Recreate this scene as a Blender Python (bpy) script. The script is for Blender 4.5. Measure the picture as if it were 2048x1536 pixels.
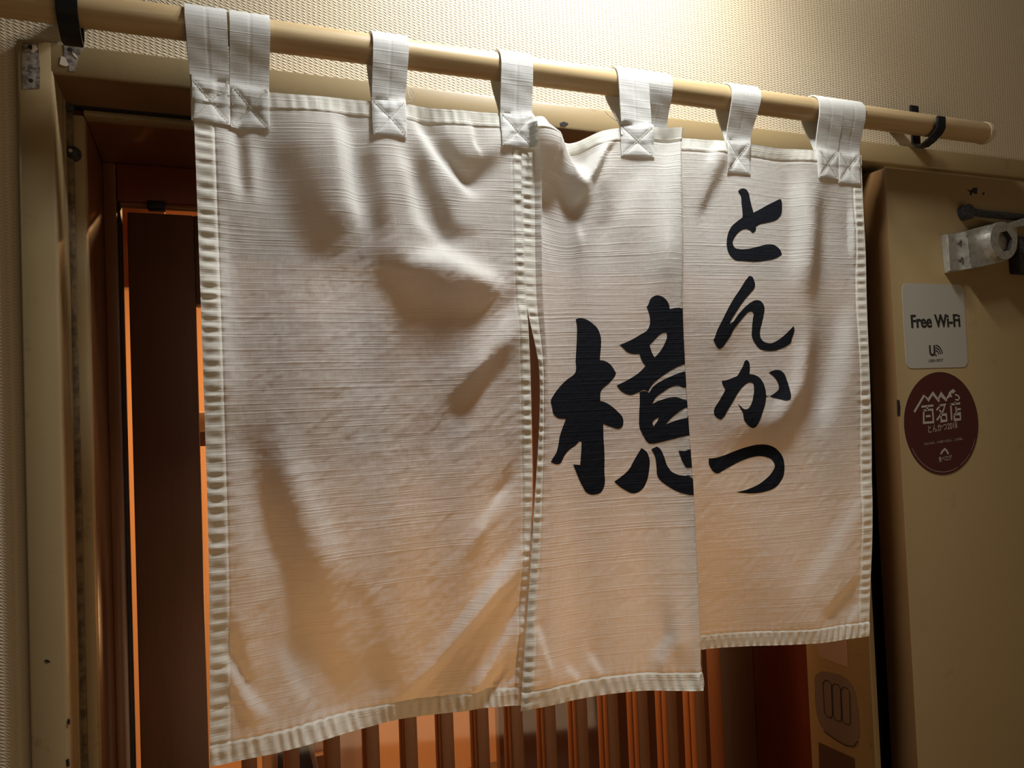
import bpy, bmesh, math, random
import numpy as np
from mathutils import Matrix, Vector
from mathutils.geometry import delaunay_2d_cdt
random.seed(7); rng = np.random.default_rng(11)
S = bpy.context.scene
COL = S.collection
for o in list(bpy.data.objects): bpy.data.objects.remove(o)

# ------------------------------------------------------------------ camera
F, CAM_Y, CAM_Z = 1538.0, -0.92, 1.5
PSI, TH, RO = math.radians(21.9), math.radians(1.7), math.radians(2.3)
fw = np.array([math.sin(PSI)*math.cos(TH), math.cos(PSI)*math.cos(TH), math.sin(TH)])
rw = np.array([math.cos(PSI), -math.sin(PSI), 0.0]); uw = np.cross(rw, fw)
rc = math.cos(RO)*rw - math.sin(RO)*uw; uc = math.sin(RO)*rw + math.cos(RO)*uw
CC = np.array([0.0, CAM_Y, CAM_Z])
cd = bpy.data.cameras.new('camera'); cam = bpy.data.objects.new('camera', cd); COL.objects.link(cam)
cd.sensor_width = 36; cd.lens = F/2048*36; cd.clip_start = 0.02
cam.matrix_world = Matrix(((rc[0], uc[0], -fw[0], CC[0]), (rc[1], uc[1], -fw[1], CC[1]), (rc[2], uc[2], -fw[2], CC[2]), (0, 0, 0, 1)))
S.camera = cam

# ------------------------------------------------------------------ world, lights, exposure
W = bpy.data.worlds.new('world'); S.world = W; W.use_nodes = True
W.node_tree.nodes['Background'].inputs[0].default_value = (1.0, 0.80, 0.56, 1)
W.node_tree.nodes['Background'].inputs[1].default_value = 0.050
S.view_settings.view_transform = 'Standard'; S.view_settings.look = 'None'
S.view_settings.gamma = 1; S.view_settings.use_curve_mapping = False
S.view_settings.exposure = 0.0

def light(name, kind, loc, power, col, size=0.1, aim=None, size_y=None, spot=None):
    d = bpy.data.lights.new(name, kind); d.energy = power; d.color = col
    if kind == 'AREA':
        d.size = size
        if size_y: d.shape = 'RECTANGLE'; d.size_y = size_y
    else: d.shadow_soft_size = size
    if spot: d.spot_size = math.radians(spot[0]); d.spot_blend = spot[1]
    o = bpy.data.objects.new(name, d); COL.objects.link(o); o.location = loc
    if aim is not None:
        o.rotation_euler = (Vector(aim)-Vector(loc)).to_track_quat('-Z', 'Y').to_euler()
    return o
light('wall_lamp', 'POINT', (0.56, -0.195, 2.35), 11.0, (1.0, 0.97, 0.89), 0.03)
light('curtain_fill_spot', 'SPOT', (0.48, -0.31, 2.42), 40.0, (0.91, 0.96, 1.0), 0.05, (0.45, -0.05, 1.45), spot=(118, 1.0))  # unseen spot added to brighten the curtain
light('warm_low_fill', 'AREA', (0.95, -1.9, 0.75), 6.0, (1.0, 0.70, 0.40), 1.4, (0.4, 0, 1.2))  # unseen warm fill added low in front of the doorway
light('room_lamp', 'AREA', (0.35, 1.15, 2.25), 42.0, (1.0, 0.52, 0.20), 0.5, (0.35, 1.0, 0))
light('counter_lamp', 'POINT', (0.50, 0.95, 1.10), 7.0, (1.0, 0.52, 0.20), 0.06)

# ------------------------------------------------------------------ helpers
def ray(x, y): return fw*F + rc*(x-1024) - uc*(y-768)
def at(x, y, Y):                       # point of the plane y=Y seen at photo pixel (x, y)
    d = ray(x, y); return CC + d*((Y-CC[1])/d[1])
def atx(x, y, X):
    d = ray(x, y); return CC + d*((X-CC[0])/d[0])
def proj(P):
    v = P-CC; z = v@fw
    return np.stack([1024+F*(v@rc)/z, 768-F*(v@uc)/z], -1)

def link(name, me, mat=None, parent=None):
    o = bpy.data.objects.new(name, me); COL.objects.link(o)
    if mat is not None and len(me.materials) == 0: me.materials.append(mat)
    if parent is not None: o.parent = parent
    return o
def tag(o, label=None, cat=None, group=None, kind=None):
    if label: o['label'] = label
    if cat: o['category'] = cat
    if group: o['group'] = group
    if kind: o['kind'] = kind
    return o
def empty(name, label=None, cat=None, group=None, kind=None):
    o = bpy.data.objects.new(name, None); COL.objects.link(o); return tag(o, label, cat, group, kind)
def bm_obj(name, bm, mat, parent=None, smooth=False):
    bmesh.ops.recalc_face_normals(bm, faces=bm.faces)
    me = bpy.data.meshes.new(name); bm.to_mesh(me); bm.free()
    if smooth:
        for p in me.polygons: p.use_smooth = True
        me.set_sharp_from_angle(angle=math.radians(38))
    return link(name, me, mat, parent)
def add_box(bm, x0, x1, y0, y1, z0, z1, bevel=0.0, seg=2):
    r = bmesh.ops.create_cube(bm, size=1.0); vs = r['verts']
    for v in vs:
        v.co = Vector((x0+(v.co.x+.5)*(x1-x0), y0+(v.co.y+.5)*(y1-y0), z0+(v.co.z+.5)*(z1-z0)))
    if bevel > 0:
        es = list({e for v in vs for e in v.link_edges})
        bmesh.ops.bevel(bm, geom=es, offset=bevel, segments=seg, affect='EDGES', profile=0.5)
def box(name, x0, x1, y0, y1, z0, z1, mat, parent=None, bevel=0.0012):
    bm = bmesh.new(); add_box(bm, x0, x1, y0, y1, z0, z1, bevel)
    return bm_obj(name, bm, mat, parent, smooth=bevel > 0)
def prism(name, pts, y0, y1, mat, parent=None, bevel=0.0, holes=(), axis='y'):
    """outline pts (X,Z) extruded from y0 (front) to y1 (back)"""
    bm = bmesh.new(); tri = cdt(pts, holes)
    vs = [bm.verts.new(_ax(p, y0, axis)) for p in tri[0]]
    fs = [bm.faces.new([vs[i] for i in f]) for f in tri[1]]
    r = bmesh.ops.extrude_face_region(bm, geom=fs)
    for v in [g for g in r['geom'] if isinstance(g, bmesh.types.BMVert)]:
        if axis == 'y': v.co.y = y1
        else: v.co.x = y1
    if bevel > 0:
        bmesh.ops.recalc_face_normals(bm, faces=bm.faces)
        es = [e for e in bm.edges if e.is_manifold and e.calc_face_angle(0) > 1.2]
        bmesh.ops.bevel(bm, geom=es, offset=bevel, segments=2, affect='EDGES')
    return bm_obj(name, bm, mat, parent, smooth=False)
def _ax(p, d, axis): return (p[0], d, p[1]) if axis == 'y' else (d, p[0], p[1])
def cdt(pts, holes=(), extra=()):
    V = []; E = []
    for loop in [pts]+list(holes):
        b = len(V); n = len(loop)
        V += [Vector((float(p[0]), float(p[1]))) for p in loop]
        E += [(b+i, b+(i+1) % n) for i in range(n)]
    V += [Vector((float(p[0]), float(p[1]))) for p in extra]
    r = delaunay_2d_cdt(V, E, [], 0, 1e-9)
    ov = np.array([(v.x, v.y) for v in r[0]]); of = r[2]
    cen = np.array([ov[list(f)].mean(0) for f in of])
    ok = inside(cen, pts)
    for h in holes: ok &= ~inside(cen, h)
    return ov, [tuple(f) for f, k in zip(of, ok) if k]
def inside(P, poly):
    poly = np.asarray(poly, float); x, y = P[:, 0], P[:, 1]; r = np.zeros(len(P), bool)
    n = len(poly)
    for i in range(n):
        x0, y0 = poly[i]; x1, y1 = poly[(i+1) % n]
        c = ((y0 > y) != (y1 > y))
        with np.errstate(divide='ignore', invalid='ignore'):
            r ^= c & (x < (x1-x0)*(y-y0)/(y1-y0+1e-30)+x0)
    return r
def tube(name, pts, r, mat, parent=None, n=10, closed_ends=True):
    bm = bmesh.new(); pts = [Vector(p) for p in pts]; rings = []
    up = None
    for i, p in enumerate(pts):
        t = (pts[min(i+1, len(pts)-1)]-pts[max(i-1, 0)]).normalized()
        if up is None: up = t.orthogonal().normalized()
        up = (up-t*up.dot(t)).normalized(); b = t.cross(up)
        rr = r[i] if hasattr(r, '__len__') else r
        rings.append([bm.verts.new(p+(up*math.cos(a)+b*math.sin(a))*rr) for a in [2*math.pi*k/n for k in range(n)]])
    for a, b in zip(rings, rings[1:]):
        for k in range(n): bm.faces.new((a[k], a[(k+1) % n], b[(k+1) % n], b[k]))
    if closed_ends: bm.faces.new(rings[0][::-1]); bm.faces.new(rings[-1])
    return bm_obj(name, bm, mat, parent, smooth=True)
def lathe_x(name, prof, cy, cz, mat, parent=None, n=56):
    """profile of (X, radius) turned about the x axis"""
    bm = bmesh.new(); rings = []
    for X, r in prof:
        rings.append([bm.verts.new((X, cy+r*math.cos(2*math.pi*k/n), cz+r*math.sin(2*math.pi*k/n))) for k in range(n)])
    for a, b in zip(rings, rings[1:]):
        for k in range(n): bm.faces.new((a[k], a[(k+1) % n], b[(k+1) % n], b[k]))
    bm.faces.new(rings[0]); bm.faces.new(rings[-1])
    return bm_obj(name, bm, mat, parent, smooth=True)
def disc_y(name, cx, cz, r, y0, y1, mat, parent=None, n=40, bevel=0.0, rz=None):
    pts = [(cx+r*math.cos(2*math.pi*k/n), cz+(rz or r)*math.sin(2*math.pi*k/n)) for k in range(n)]
    return prism(name, pts, y0, y1, mat, parent, bevel)
def smooth_loop(pts, step=2.0, corner=52):
    """Catmull-Rom through a traced outline, keeping its sharp corners"""
    P = np.asarray(pts, float); n = len(P); out = []
    tang = []
    for i in range(n):
        a, b, c = P[i-1], P[i], P[(i+1) % n]
        d0, d1 = b-a, c-b
        ang = math.degrees(abs(math.atan2(d0[0]*d1[1]-d0[1]*d1[0], d0@d1)))
        if ang > corner: tang.append(None)
        else:
            l0, l1 = np.linalg.norm(d0)+1e-9, np.linalg.norm(d1)+1e-9
            t = (d0/l0*l1+d1/l1*l0)/(l0+l1); tang.append(t/(np.linalg.norm(t)+1e-9))
    for i in range(n):
        a, b = P[i], P[(i+1) % n]; L = np.linalg.norm(b-a)
        ch = (b-a)/(L+1e-9)
        ta = tang[i] if tang[i] is not None else ch
        tb = tang[(i+1) % n] if tang[(i+1) % n] is not None else ch
        m = max(1, int(L/step))
        for k in range(m):
            t = k/m
            out.append((2*t**3-3*t*t+1)*a+(t**3-2*t*t+t)*ta*L+(-2*t**3+3*t*t)*b+(t**3-t*t)*tb*L)
    return np.array(out)

# ------------------------------------------------------------------ materials
def mat(name, col=(.5, .5, .5), rough=.5, metal=0.0, spec=None):
    m = bpy.data.materials.new(name); m.use_nodes = True
    b = m.node_tree.nodes['Principled BSDF']
    b.inputs['Base Color'].default_value = (*col, 1); b.inputs['Roughness'].default_value = rough
    b.inputs['Metallic'].default_value = metal
    if spec is not None: b.inputs['Specular IOR Level'].default_value = spec
    return m
class NT:
    def __init__(s, m): s.t = m.node_tree; s.n = s.t.nodes; s.l = s.t.links; s.b = s.n.get('Principled BSDF')
    def add(s, typ, **kw):
        n = s.n.new(typ)
        for k, v in kw.items():
            if k in n.bl_rna.properties and not isinstance(v, dict) and k != 'ins': setattr(n, k, v)
        for k, v in kw.get('ins', {}).items():
            if isinstance(v, bpy.types.NodeSocket): s.l.new(v, n.inputs[k])
            else: n.inputs[k].default_value = v
        return n
    def coords(s, kind='Object', scale=(1, 1, 1), rot=(0, 0, 0)):
        c = s.add('ShaderNodeTexCoord'); mp = s.add('ShaderNodeMapping', ins={'Vector': c.outputs[kind], 'Scale': scale, 'Rotation': rot})
        return mp.outputs[0]
    def noise(s, vec, scale, detail=3, rough=.55, dist=0):
        return s.add('ShaderNodeTexNoise', ins={'Vector': vec, 'Scale': scale, 'Detail': detail, 'Roughness': rough, 'Distortion': dist}).outputs['Fac']
    def ramp(s, fac, stops):
        r = s.add('ShaderNodeValToRGB', ins={'Fac': fac}); e = r.color_ramp.elements
        while len(e) < len(stops): e.new(0.5)
        for k, (p, c) in zip(e, stops): k.position = p; k.color = c if len(c) == 4 else (*c, 1)
        return r.outputs[0]
    def math(s, op, a, b=0.0, c=0.0):
        n = s.add('ShaderNodeMath', operation=op)
        for i, v in enumerate((a, b, c)):
            if isinstance(v, bpy.types.NodeSocket): s.l.new(v, n.inputs[i])
            else: n.inputs[i].default_value = v
        return n.outputs[0]
    def mix(s, fac, a, b, blend='MIX'):
        n = s.add('ShaderNodeMix', data_type='RGBA', blend_type=blend)
        for i, v in ((0, fac), (6, a), (7, b)):
            if isinstance(v, bpy.types.NodeSocket): s.l.new(v, n.inputs[i])
            else: n.inputs[i].default_value = v if not isinstance(v, tuple) or len(v) == 4 else (*v, 1)
        return n.outputs[2]
    def bump(s, h, strength=.5, dist=.001, normal=None):
        ins = {'Height': h, 'Strength': strength, 'Distance': dist}
        if normal is not None: ins['Normal'] = normal
        return s.add('ShaderNodeBump', ins=ins).outputs[0]
    def base(s, c): s.l.new(c, s.b.inputs['Base Color'])
    def normal(s, n): s.l.new(n, s.b.inputs['Normal'])

def painted(name, c0, c1, rough, dirt=(.05, .04, .03), dirt_amt=.35, scale=9):
    m = mat(name, c0, rough); t = NT(m); v = t.coords()
    n1 = t.noise(v, scale, 5); n2 = t.noise(v, 60, 4, .7); n3 = t.noise(v, 26, 6, .72)
    c = t.mix(n1, c0, c1)
    d = t.ramp(n3, [(.60, (0, 0, 0)), (.74, (1, 1, 1))])
    c = t.mix(t.math('MULTIPLY', d, dirt_amt), c, dirt)
    t.base(c); t.normal(t.bump(n2, .25, .0006)); return m
def wood(name, c0, c1, rough, axis='z', stretch=14, coat=0.0, bumpd=.0003):
    m = mat(name, c0, rough); t = NT(m)
    sc = {'z': (stretch, stretch, 1), 'x': (1, stretch, stretch)}[axis]
    v = t.coords('Object', sc)
    n1 = t.noise(v, 5, 6, .6, .6); n2 = t.noise(v, 22, 4, .7)
    c = t.mix(t.ramp(n1, [(.32, (0, 0, 0)), (.68, (1, 1, 1))]), c0, c1)
    c = t.mix(t.math('MULTIPLY', n2, .35), c, tuple(x*.55 for x in c0))
    t.base(c); t.normal(t.bump(n2, .35, bumpd))
    if coat: t.b.inputs['Coat Weight'].default_value = coat; t.b.inputs['Coat Roughness'].default_value = .16
    return m

M = {}
def wallpaper():
    m = mat('wallpaper', (.60, .51, .385), .7); t = NT(m); c = t.coords('Object')
    # embossed vinyl: columns of small pads with fine diagonal ribs between
    sep = t.add('ShaderNodeSeparateXYZ', ins={0: c}); X, Z = sep.outputs[0], sep.outputs[2]
    wob = t.noise(c, 40, 3); wob2 = t.noise(c, 7, 2)
    xx = t.math('ADD', X, t.math('MULTIPLY', wob, .0022)); zz = t.math('ADD', Z, t.math('MULTIPLY', wob2, .004))
    px = t.math('SINE', t.math('MULTIPLY', xx, 2*math.pi/.0062))
    row = t.math('MULTIPLY', px, .9)
    pz = t.math('SINE', t.math('ADD', t.math('MULTIPLY', zz, 2*math.pi/.0036), t.math('MULTIPLY', xx, 2*math.pi/.0124)))
    diag = t.math('SINE', t.math('ADD', t.math('MULTIPLY', zz, 2*math.pi/.0027), t.math('MULTIPLY', xx, 2*math.pi/.0041)))
    pad = t.math('MULTIPLY', t.math('ADD', px, 1.0), t.math('ADD', pz, .6))
    rib = t.math('MULTIPLY', t.math('SUBTRACT', 1.0, px), t.math('MULTIPLY', diag, .35))
    h = t.math('ADD', t.math('ADD', pad, rib), t.math('MULTIPLY', t.noise(c, 420, 3, .7), 2.2))
    n0 = t.noise(c, 2.2, 4)
    t.base(t.mix(n0, (.63, .525, .365), (.56, .455, .31)))
    t.normal(t.bump(h, .55, .00042)); return m
M['wall'] = wallpaper()
M['frame'] = painted('frame_paint', (.335, .245, .122), (.295, .212, .100), .45, dirt_amt=.45)
M['door'] = painted('door_paint', (.295, .205, .092), (.262, .180, .082), .42, dirt_amt=.22, scale=4)
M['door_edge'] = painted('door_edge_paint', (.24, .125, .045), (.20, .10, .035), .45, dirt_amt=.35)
M['brown'] = wood('varnished_brown_wood', (.21, .080, .026), (.16, .058, .019), .30, coat=.5)
M['red'] = wood('red_brown_wood', (.21, .042, .014), (.165, .030, .010), .38, coat=.25)
M['dark'] = wood('dark_door_wood', (.135, .047, .015), (.105, .036, .011), .45)
M['slat'] = wood('lattice_wood', (.30, .112, .038), (.24, .088, .029), .45)
M['rod'] = wood('pale_rod_wood', (.62, .46, .25), (.48, .33, .16), .38, axis='x', stretch=30, coat=.15)
M['black'] = mat('black_plastic', (.008, .009, .012), .35)
M['rubber'] = mat('black_rubber', (.006, .005, .005), .6)
M['void'] = mat('dark_gap_shade', (.012, .010, .008), .7)  # near-black colour holds the shade deep in the door gap
def metal():
    m = mat('worn_aluminium', (.56, .53, .46), .34, .8); t = NT(m); v = t.coords()
    n = t.noise(v, 130, 5, .7); t.base(t.ramp(n, [(.30, (.42, .39, .34)), (.5, (.62, .60, .54))]))
    t.l.new(t.math('ADD', t.math('MULTIPLY', n, .4), .18), t.b.inputs['Roughness']); return m
M['metal'] = metal()
def dirty(name, a, b, sc):
    m = mat(name, a, .8); t = NT(m); v = t.coords(); n = t.noise(v, sc, 5, .7)
    t.base(t.ramp(n, [(.40, b), (.58, a)])); t.normal(t.bump(n, .6, .001)); return m
M['iron'] = dirty('dusty_black_iron', (.035, .032, .030), (.008, .008, .009), 220)
M['bare'] = dirty('bare_scraped_metal', (.27, .235, .195), (.07, .05, .035), 130)
M['grime'] = dirty('grimy_shaded_channel', (.19, .135, .068), (.075, .052, .030), 60)
M['glue'] = mat('white_glue_residue', (.55, .47, .38), .8)
M['hole'] = mat('screw_hole', (.008, .006, .005), .8)
M['cap'] = mat('cream_end_cap', (.66, .58, .42), .4)

def cloth(name, col, trans, weave=1.0):
    m = bpy.data.materials.new(name); m.use_nodes = True; t = NT(m)
    b = t.b; b.inputs['Roughness'].default_value = .85; b.inputs['Specular IOR Level'].default_value = .15
    uv = t.add('ShaderNodeUVMap', uv_map='UVMap').outputs[0]
    def mp(sc): return t.add('ShaderNodeMapping', ins={'Vector': uv, 'Scale': sc}).outputs[0]
    slub = t.noise(mp((3.2, 400, 1)), 1.0, 2, .65)           # thick weft yarns running across
    fine = t.noise(mp((12, 1050, 1)), 1.0, 2, .6)
    warp = t.noise(mp((1500, 60, 1)), 1.0, 1, .5)
    ln = t.ramp(slub, [(.50, (0, 0, 0)), (.68, (1, 1, 1))])
    h = t.math('ADD', t.math('MULTIPLY', ln, 1.1), t.math('ADD', t.math('MULTIPLY', fine, .75), t.math('MULTIPLY', warp, .30)))
    crumple = t.noise(t.add('ShaderNodeMapping', ins={'Vector': uv, 'Scale': (60, 26, 1), 'Rotation': (0, 0, .7)}).outputs[0], 1.0, 4, .6)
    nrm0 = t.bump(crumple, .40*weave, .0016)
    nrm = t.bump(h, .70*weave, .00040, nrm0)
    c = t.mix(t.math('MULTIPLY', fine, .35), col, tuple(x*.90 for x in col))
    t.base(c); t.normal(nrm)
    tr = t.add('ShaderNodeBsdfTranslucent', ins={'Color': c, 'Normal': nrm})
    mx = t.add('ShaderNodeMixShader', ins={0: trans, 1: b.outputs[0], 2: tr.outputs[0]})
    t.l.new(mx.outputs[0], t.n['Material Output'].inputs[0]); return m
M['cloth'] = cloth('white_slub_cotton', (.80, .775, .72), .42)
M['hem'] = cloth('white_slub_cotton_hem', (.78, .755, .665), .18, .8)
M['tape'] = cloth('white_cotton_tape', (.80, .785, .74), .30, .5)
M['ink'] = cloth('navy_black_print', (.0075, .0085, .0125), .0, .8)
M['thread'] = mat('cotton_thread', (.72, .68, .60), .8)

# ------------------------------------------------------------------ setting
H0, H1 = 1.8715, 1.9053                 # underside and top of the door header
XL0, XL1 = -.1717, -.1380               # left jamb
XR0, XR1 = .9500, .9620                 # right jamb strip
bm = bmesh.new()
add_box(bm, -1.6, XL0+.004, .012, .14, 0, 2.7); add_box(bm, XL0+.004, 3.0, .012, .14, H1-.004, 2.7); add_box(bm, 1.05, 3.0, .012, .14, 0, H1-.004)
tag(bm_obj('wall_front', bm, M['wall']), kind='structure')
flo = mat('floor_tiles', (.16, .11, .075), .5); tag(box('floor', -1.6, 3.0, -2.6, 3.2, -.05, 0, flo, bevel=0), kind='structure')

fr = empty('trim_1', kind='structure'); fr['label'] = 'beige painted steel door frame around the entrance'
box('jamb', XL0, XL1, 0, .098, 0, H1, M['frame'], fr, .003)
box('header', XL0+.0005, 2.6, 0.0004, .082, H0, H1, M['frame'], fr, .003)
box('soffit_shade', XL1, XR0, .003, .083, H0-.0009, H0+.001, mat('brown_soffit_shade', (.17, .095, .040), .5), fr, 0)  # added thin plate; the header underside's shade is put into its brown
box('jamb', XR0, XR1, 0, .138, 0, H0+.001, M['frame'], fr, .0015)
box('door_stop', XL1-.002, -.1208, .090, .112, 0, 1.8628, M['frame'], fr, .004)
box('door_stop', -.122, XR0, .090, .112, 1.8620, 1.8690, M['frame'], fr, .002)
box('weatherstrip', XL1, XR0, .084, .098, 1.8690, 1.8760, M['rubber'], fr, .001)
# narrow raised ribs along the left reveal
for yy, ww in ((.040, .004), (.066, .003)):
    box('reveal_rib', XL1-.0006, XL1+.0005, yy, yy+ww, 0, H0, M['frame'], fr, .0003)
box('dirt_shade_channel', XL1-.0005, -.1322, .082, .0905, 0, H0-.01, M['grime'], fr, .001)  # grimy strip; the rebate's shade is in its dark colour too
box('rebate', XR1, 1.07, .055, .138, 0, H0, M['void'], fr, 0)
# scraped patches with screw holes left from removed hardware
def pxq(pts, Y): return [tuple(at(x, y, Y)[[0, 2]]) for x, y in pts]
pl = prism('mounting_patch', pxq(smooth_loop([(43, 84), (76, 86), (79, 118), (80, 150), (79, 177), (45, 178), (43, 140), (44, 108)], 4), -.0004), -.0004, .003, M['bare'], fr)
for x, y in ((60, 94), (62, 161)): disc_y('screw_hole', *at(x, y, -.0006)[[0, 2]], .0021, -.0006, .001, M['hole'], pl, 14)
prism('mounting_patch', pxq(smooth_loop([(127, 88), (168, 92), (160, 108), (153, 126), (150, 143), (137, 142), (138, 128), (130, 118), (128, 102)], 4), -.0004), -.0004, .003, M['bare'], fr)
disc_y('screw_hole', *at(140, 99, -.0006)[[0, 2]], .0024, -.0006, .001, M['hole'], fr, 14)
for q in ([(122, 112), (128, 114), (135, 124), (138, 130), (134, 132), (126, 131), (119, 128)], [(144, 104), (150, 107), (155, 113), (154, 117), (147, 111)], [(63, 89), (72, 90), (76, 98), (66, 106), (61, 103), (65, 97)]):
    prism('glue_residue', pxq(smooth_loop(q, 2), -.0009), -.0009, .002, M['glue'], fr)
for q in ([(88, 1321), (94, 1319), (101, 1323), (94, 1326)], [(136, 1438), (140, 1441), (139, 1450), (135, 1447)], [(132, 1520), (137, 1518), (139, 1532), (134, 1534)], [(1120, 246), (1128, 243), (1137, 247), (1130, 252), (1121, 251)]):
    prism('paint_chip', pxq(q, -.0004), -.0004, .002, M['hole'], fr)
# black bumper on the left stop
bp = at(146, 305, .08)
bm = bmesh.new(); bmesh.ops.create_uvsphere(bm, u_segments=20, v_segments=12, radius=1)
for v in bm.verts: v.co = Vector((bp[0]+v.co.x*.0082, .086+v.co.y*.009, bp[2]+v.co.z*.0085))
bu = bm_obj('bumper', bm, M['iron'], fr, True)
disc_y('screw', bp[0]-.002, bp[2]+.001, .0022, .0755, .08, M['metal'], bu, 12)
tc = at(132, 207, .084); box('corner_block', tc[0]-.006, tc[0]+.008, .078, .092, tc[2]-.009, tc[2]+.008, M['iron'], fr, .003)

# inner varnished wood lining
tr = empty('trim_2', kind='structure'); tr['label'] = 'dark varnished wood lining of the doorway behind the steel frame'
XW0, XW1 = -.1212, .9548
box('wood_reveal', XW0-.03, XW0, .108, .305, 0, 1.885, M['brown'], tr, .002)
box('wood_reveal', XW1, XW1+.03, .138, .40, 0, 1.885, M['red'], tr, .002)
box('soffit', XW0, XW1, .108, .40, 1.862, 1.885, M['brown'], tr, .002)
box('wood_jamb', XW0-.0005, -.1045, .265, .305, 0, 1.862, M['brown'], tr, .003)
box('wood_header', -.1045, XW1, .265, .300, 1.8085, 1.862, M['red'], tr, .003)
box('gap_seal', -.1048, -.1006, .270, .300, 0, 1.8085, M['rubber'], tr, .0008)
box('transom', -.5, -.052, .48, .52, 1.722, 1.95, M['brown'], tr, .002)
box('track', -.1045, XW1, .272, .277, 1.8045, 1.8090, M['slat'], tr, .001)
box('track', -.1045, XW1, .286, .291, 1.8045, 1.8090, M['slat'], tr, .001)
gd = at(313, 410, .268); box('track_guide', gd[0]-.012, gd[0]+.012, .262, .285, gd[2]-.006, gd[2]+.005, M['rubber'], tr, .002)

# sliding lattice door
dr = empty('door_2', kind='structure'); dr['label'] = 'dark wooden sliding lattice door half hidden by the curtain'
D0, D1 = .285, .330
XS = -.0938
box('stile', XS, -.0062, D0, D1, .02, 1.7985, M['dark'], dr, .002)
box('stile', .8800, .9540, D0, D1, .02, 1.7985, M['dark'], dr, .002)
box('top_rail', -.0062, .8800, D0+.001, D1-.001, 1.6680, 1.7985, M['dark'], dr, .002)
box('bottom_rail', -.0062, .8800, D0+.001, D1-.001, .02, .22, M['dark'], dr, .002)
pitch = [0.0387+i*.0602 for i in range(14)]
sme = None
for x in pitch:
    if sme is None:
        sf = box('slat', 0, .0205, 0, .0185, .22, 1.668, M['slat'], dr, .001); sme = sf.data
        sf.location = (x, D0+.002, 0)
    else:
        o = link('slat', sme, None, dr); o.location = (x, D0+.002, 0)
    o = link('back_slat', sme, None, dr); o.location = (x, D0+.0245, 0)
gl = bpy.data.materials.new('clear_glass'); gl.use_nodes = True; t = NT(gl)
t.b.inputs['Roughness'].default_value = .05; t.b.inputs['Base Color'].default_value = (.9, .9, .9, 1)
tp = t.add('ShaderNodeBsdfTransparent'); gs = t.add('ShaderNodeBsdfGlossy', ins={'Roughness': .05})
t.l.new(t.add('ShaderNodeMixShader', ins={0: .06, 1: tp.outputs[0], 2: gs.outputs[0]}).outputs[0], t.n['Material Output'].inputs[0])
box('glass_pane', -.0062, .8800, D0+.0210, D0+.0230, .22, 1.668, gl, dr, 0)

# steel door swung open on the right
dm = box('door_1', 1.0165, 1.95, -.020, .032, .012, 1.8570, M['door'], None, .0022)
tag(dm, 'beige painted steel door standing open on the right', kind='structure')
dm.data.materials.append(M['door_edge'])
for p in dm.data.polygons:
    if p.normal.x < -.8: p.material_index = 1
for q in ([(1934, 378), (1941, 381), (1948, 375), (1955, 376), (1954, 388), (1949, 387), (1945, 384), (1943, 391), (1940, 390), (1940, 384)], [(1965, 386), (1969, 384), (1969, 389), (1966, 390)], [(1796, 800), (1799, 800), (1801, 815), (1800, 832), (1797, 830)]):
    prism('paint_chip', pxq(q, -.0204), -.0204, -.018, M['hole'], dm)

# room behind the lattice
rm = mat('warm_plaster', (.70, .43, .25), .8); wd = M['slat']
tag(box('wall_back', -2.2, 3.0, 2.2, 2.3, 0, 2.6, rm, bevel=0), kind='structure')
tag(box('wall_left', -2.3, -2.2, .14, 2.3, 0, 2.6, rm, bevel=0), kind='structure')
tag(box('wall_right', 2.4, 2.5, .14, 2.2, 0, 2.6, rm, bevel=0), kind='structure')
tag(box('ceiling', -2.3, 3.0, .14, 2.3, 2.6, 2.65, rm, bevel=0), kind='structure')

# ------------------------------------------------------------------ curtain rod and hooks
RY, RZ, RR = -.055, 1.9172, .0168
rod = lathe_x('curtain_rod', [(-.42, RR*.9), (-.418, RR), (1.195, RR), (1.1965, RR*.985)], RY, RZ, M['rod'])
tag(rod, 'long pale wooden rod carrying the white shop curtain', 'rod')
lathe_x('end_cap', [(1.1945, RR*1.045), (1.2035, RR*1.045), (1.2055, RR*.99), (1.2065, RR*.80), (1.2052, RR*.78)], RY, RZ, M['cap'], rod)
def hook(name, label, X, w, front_top):
    e = empty(name, label, 'bracket', 'black hooks holding the curtain rod'); e.location = (X, 0, RZ)
    # strap bent in a J under the rod: path in (y, z) with thickness
    path = [(-.031, .041), (-.031, .0), (-.031, -.021), (-.037, -.028), (-.047, -.0285), (-.060, -.0240), (-.072, -.0165), (-.0765, -.011), (-.0775, 0), (-.0775, front_top)]
    th = .0046; bm = bmesh.new(); rows = []
    for i, (y, z) in enumerate(path):
        a = path[max(i-1, 0)]; b = path[min(i+1, len(path)-1)]
        ty, tz = b[0]-a[0], b[1]-a[1]; L = math.hypot(ty, tz); ny, nz = -tz/L, ty/L
        rows.append([bm.verts.new((sx*w/2, y+ny*s*th/2, z+nz*s*th/2)) for sx, s in ((-1, -1), (1, -1), (1, 1), (-1, 1))])
    for a, b in zip(rows, rows[1:]):
        for k in range(4): bm.faces.new((a[k], a[(k+1) % 4], b[(k+1) % 4], b[k]))
    bm.faces.new(rows[0]); bm.faces.new(rows[-1])
    bmesh.ops.recalc_face_normals(bm, faces=bm.faces)
    bmesh.ops.bevel(bm, geom=[x for x in bm.edges if x.calc_face_angle(0) > .9], offset=.0009, segments=2, affect='EDGES')
    bm_obj('strap', bm, M['black'], e, True)
    bm = bmesh.new(); add_box(bm, -w*.5, w*.5, -.030, .012, .012, .026, .001); bm_obj('wall_arm', bm, M['black'], e, True)
    return e
hook('rod_hook', 'wide black hook holding the rod at the upper left corner', -.114, .0190, .030)
hook('rod_hook', 'black hook under the bare right end of the rod', 1.0735, .0175, .0065)

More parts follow.
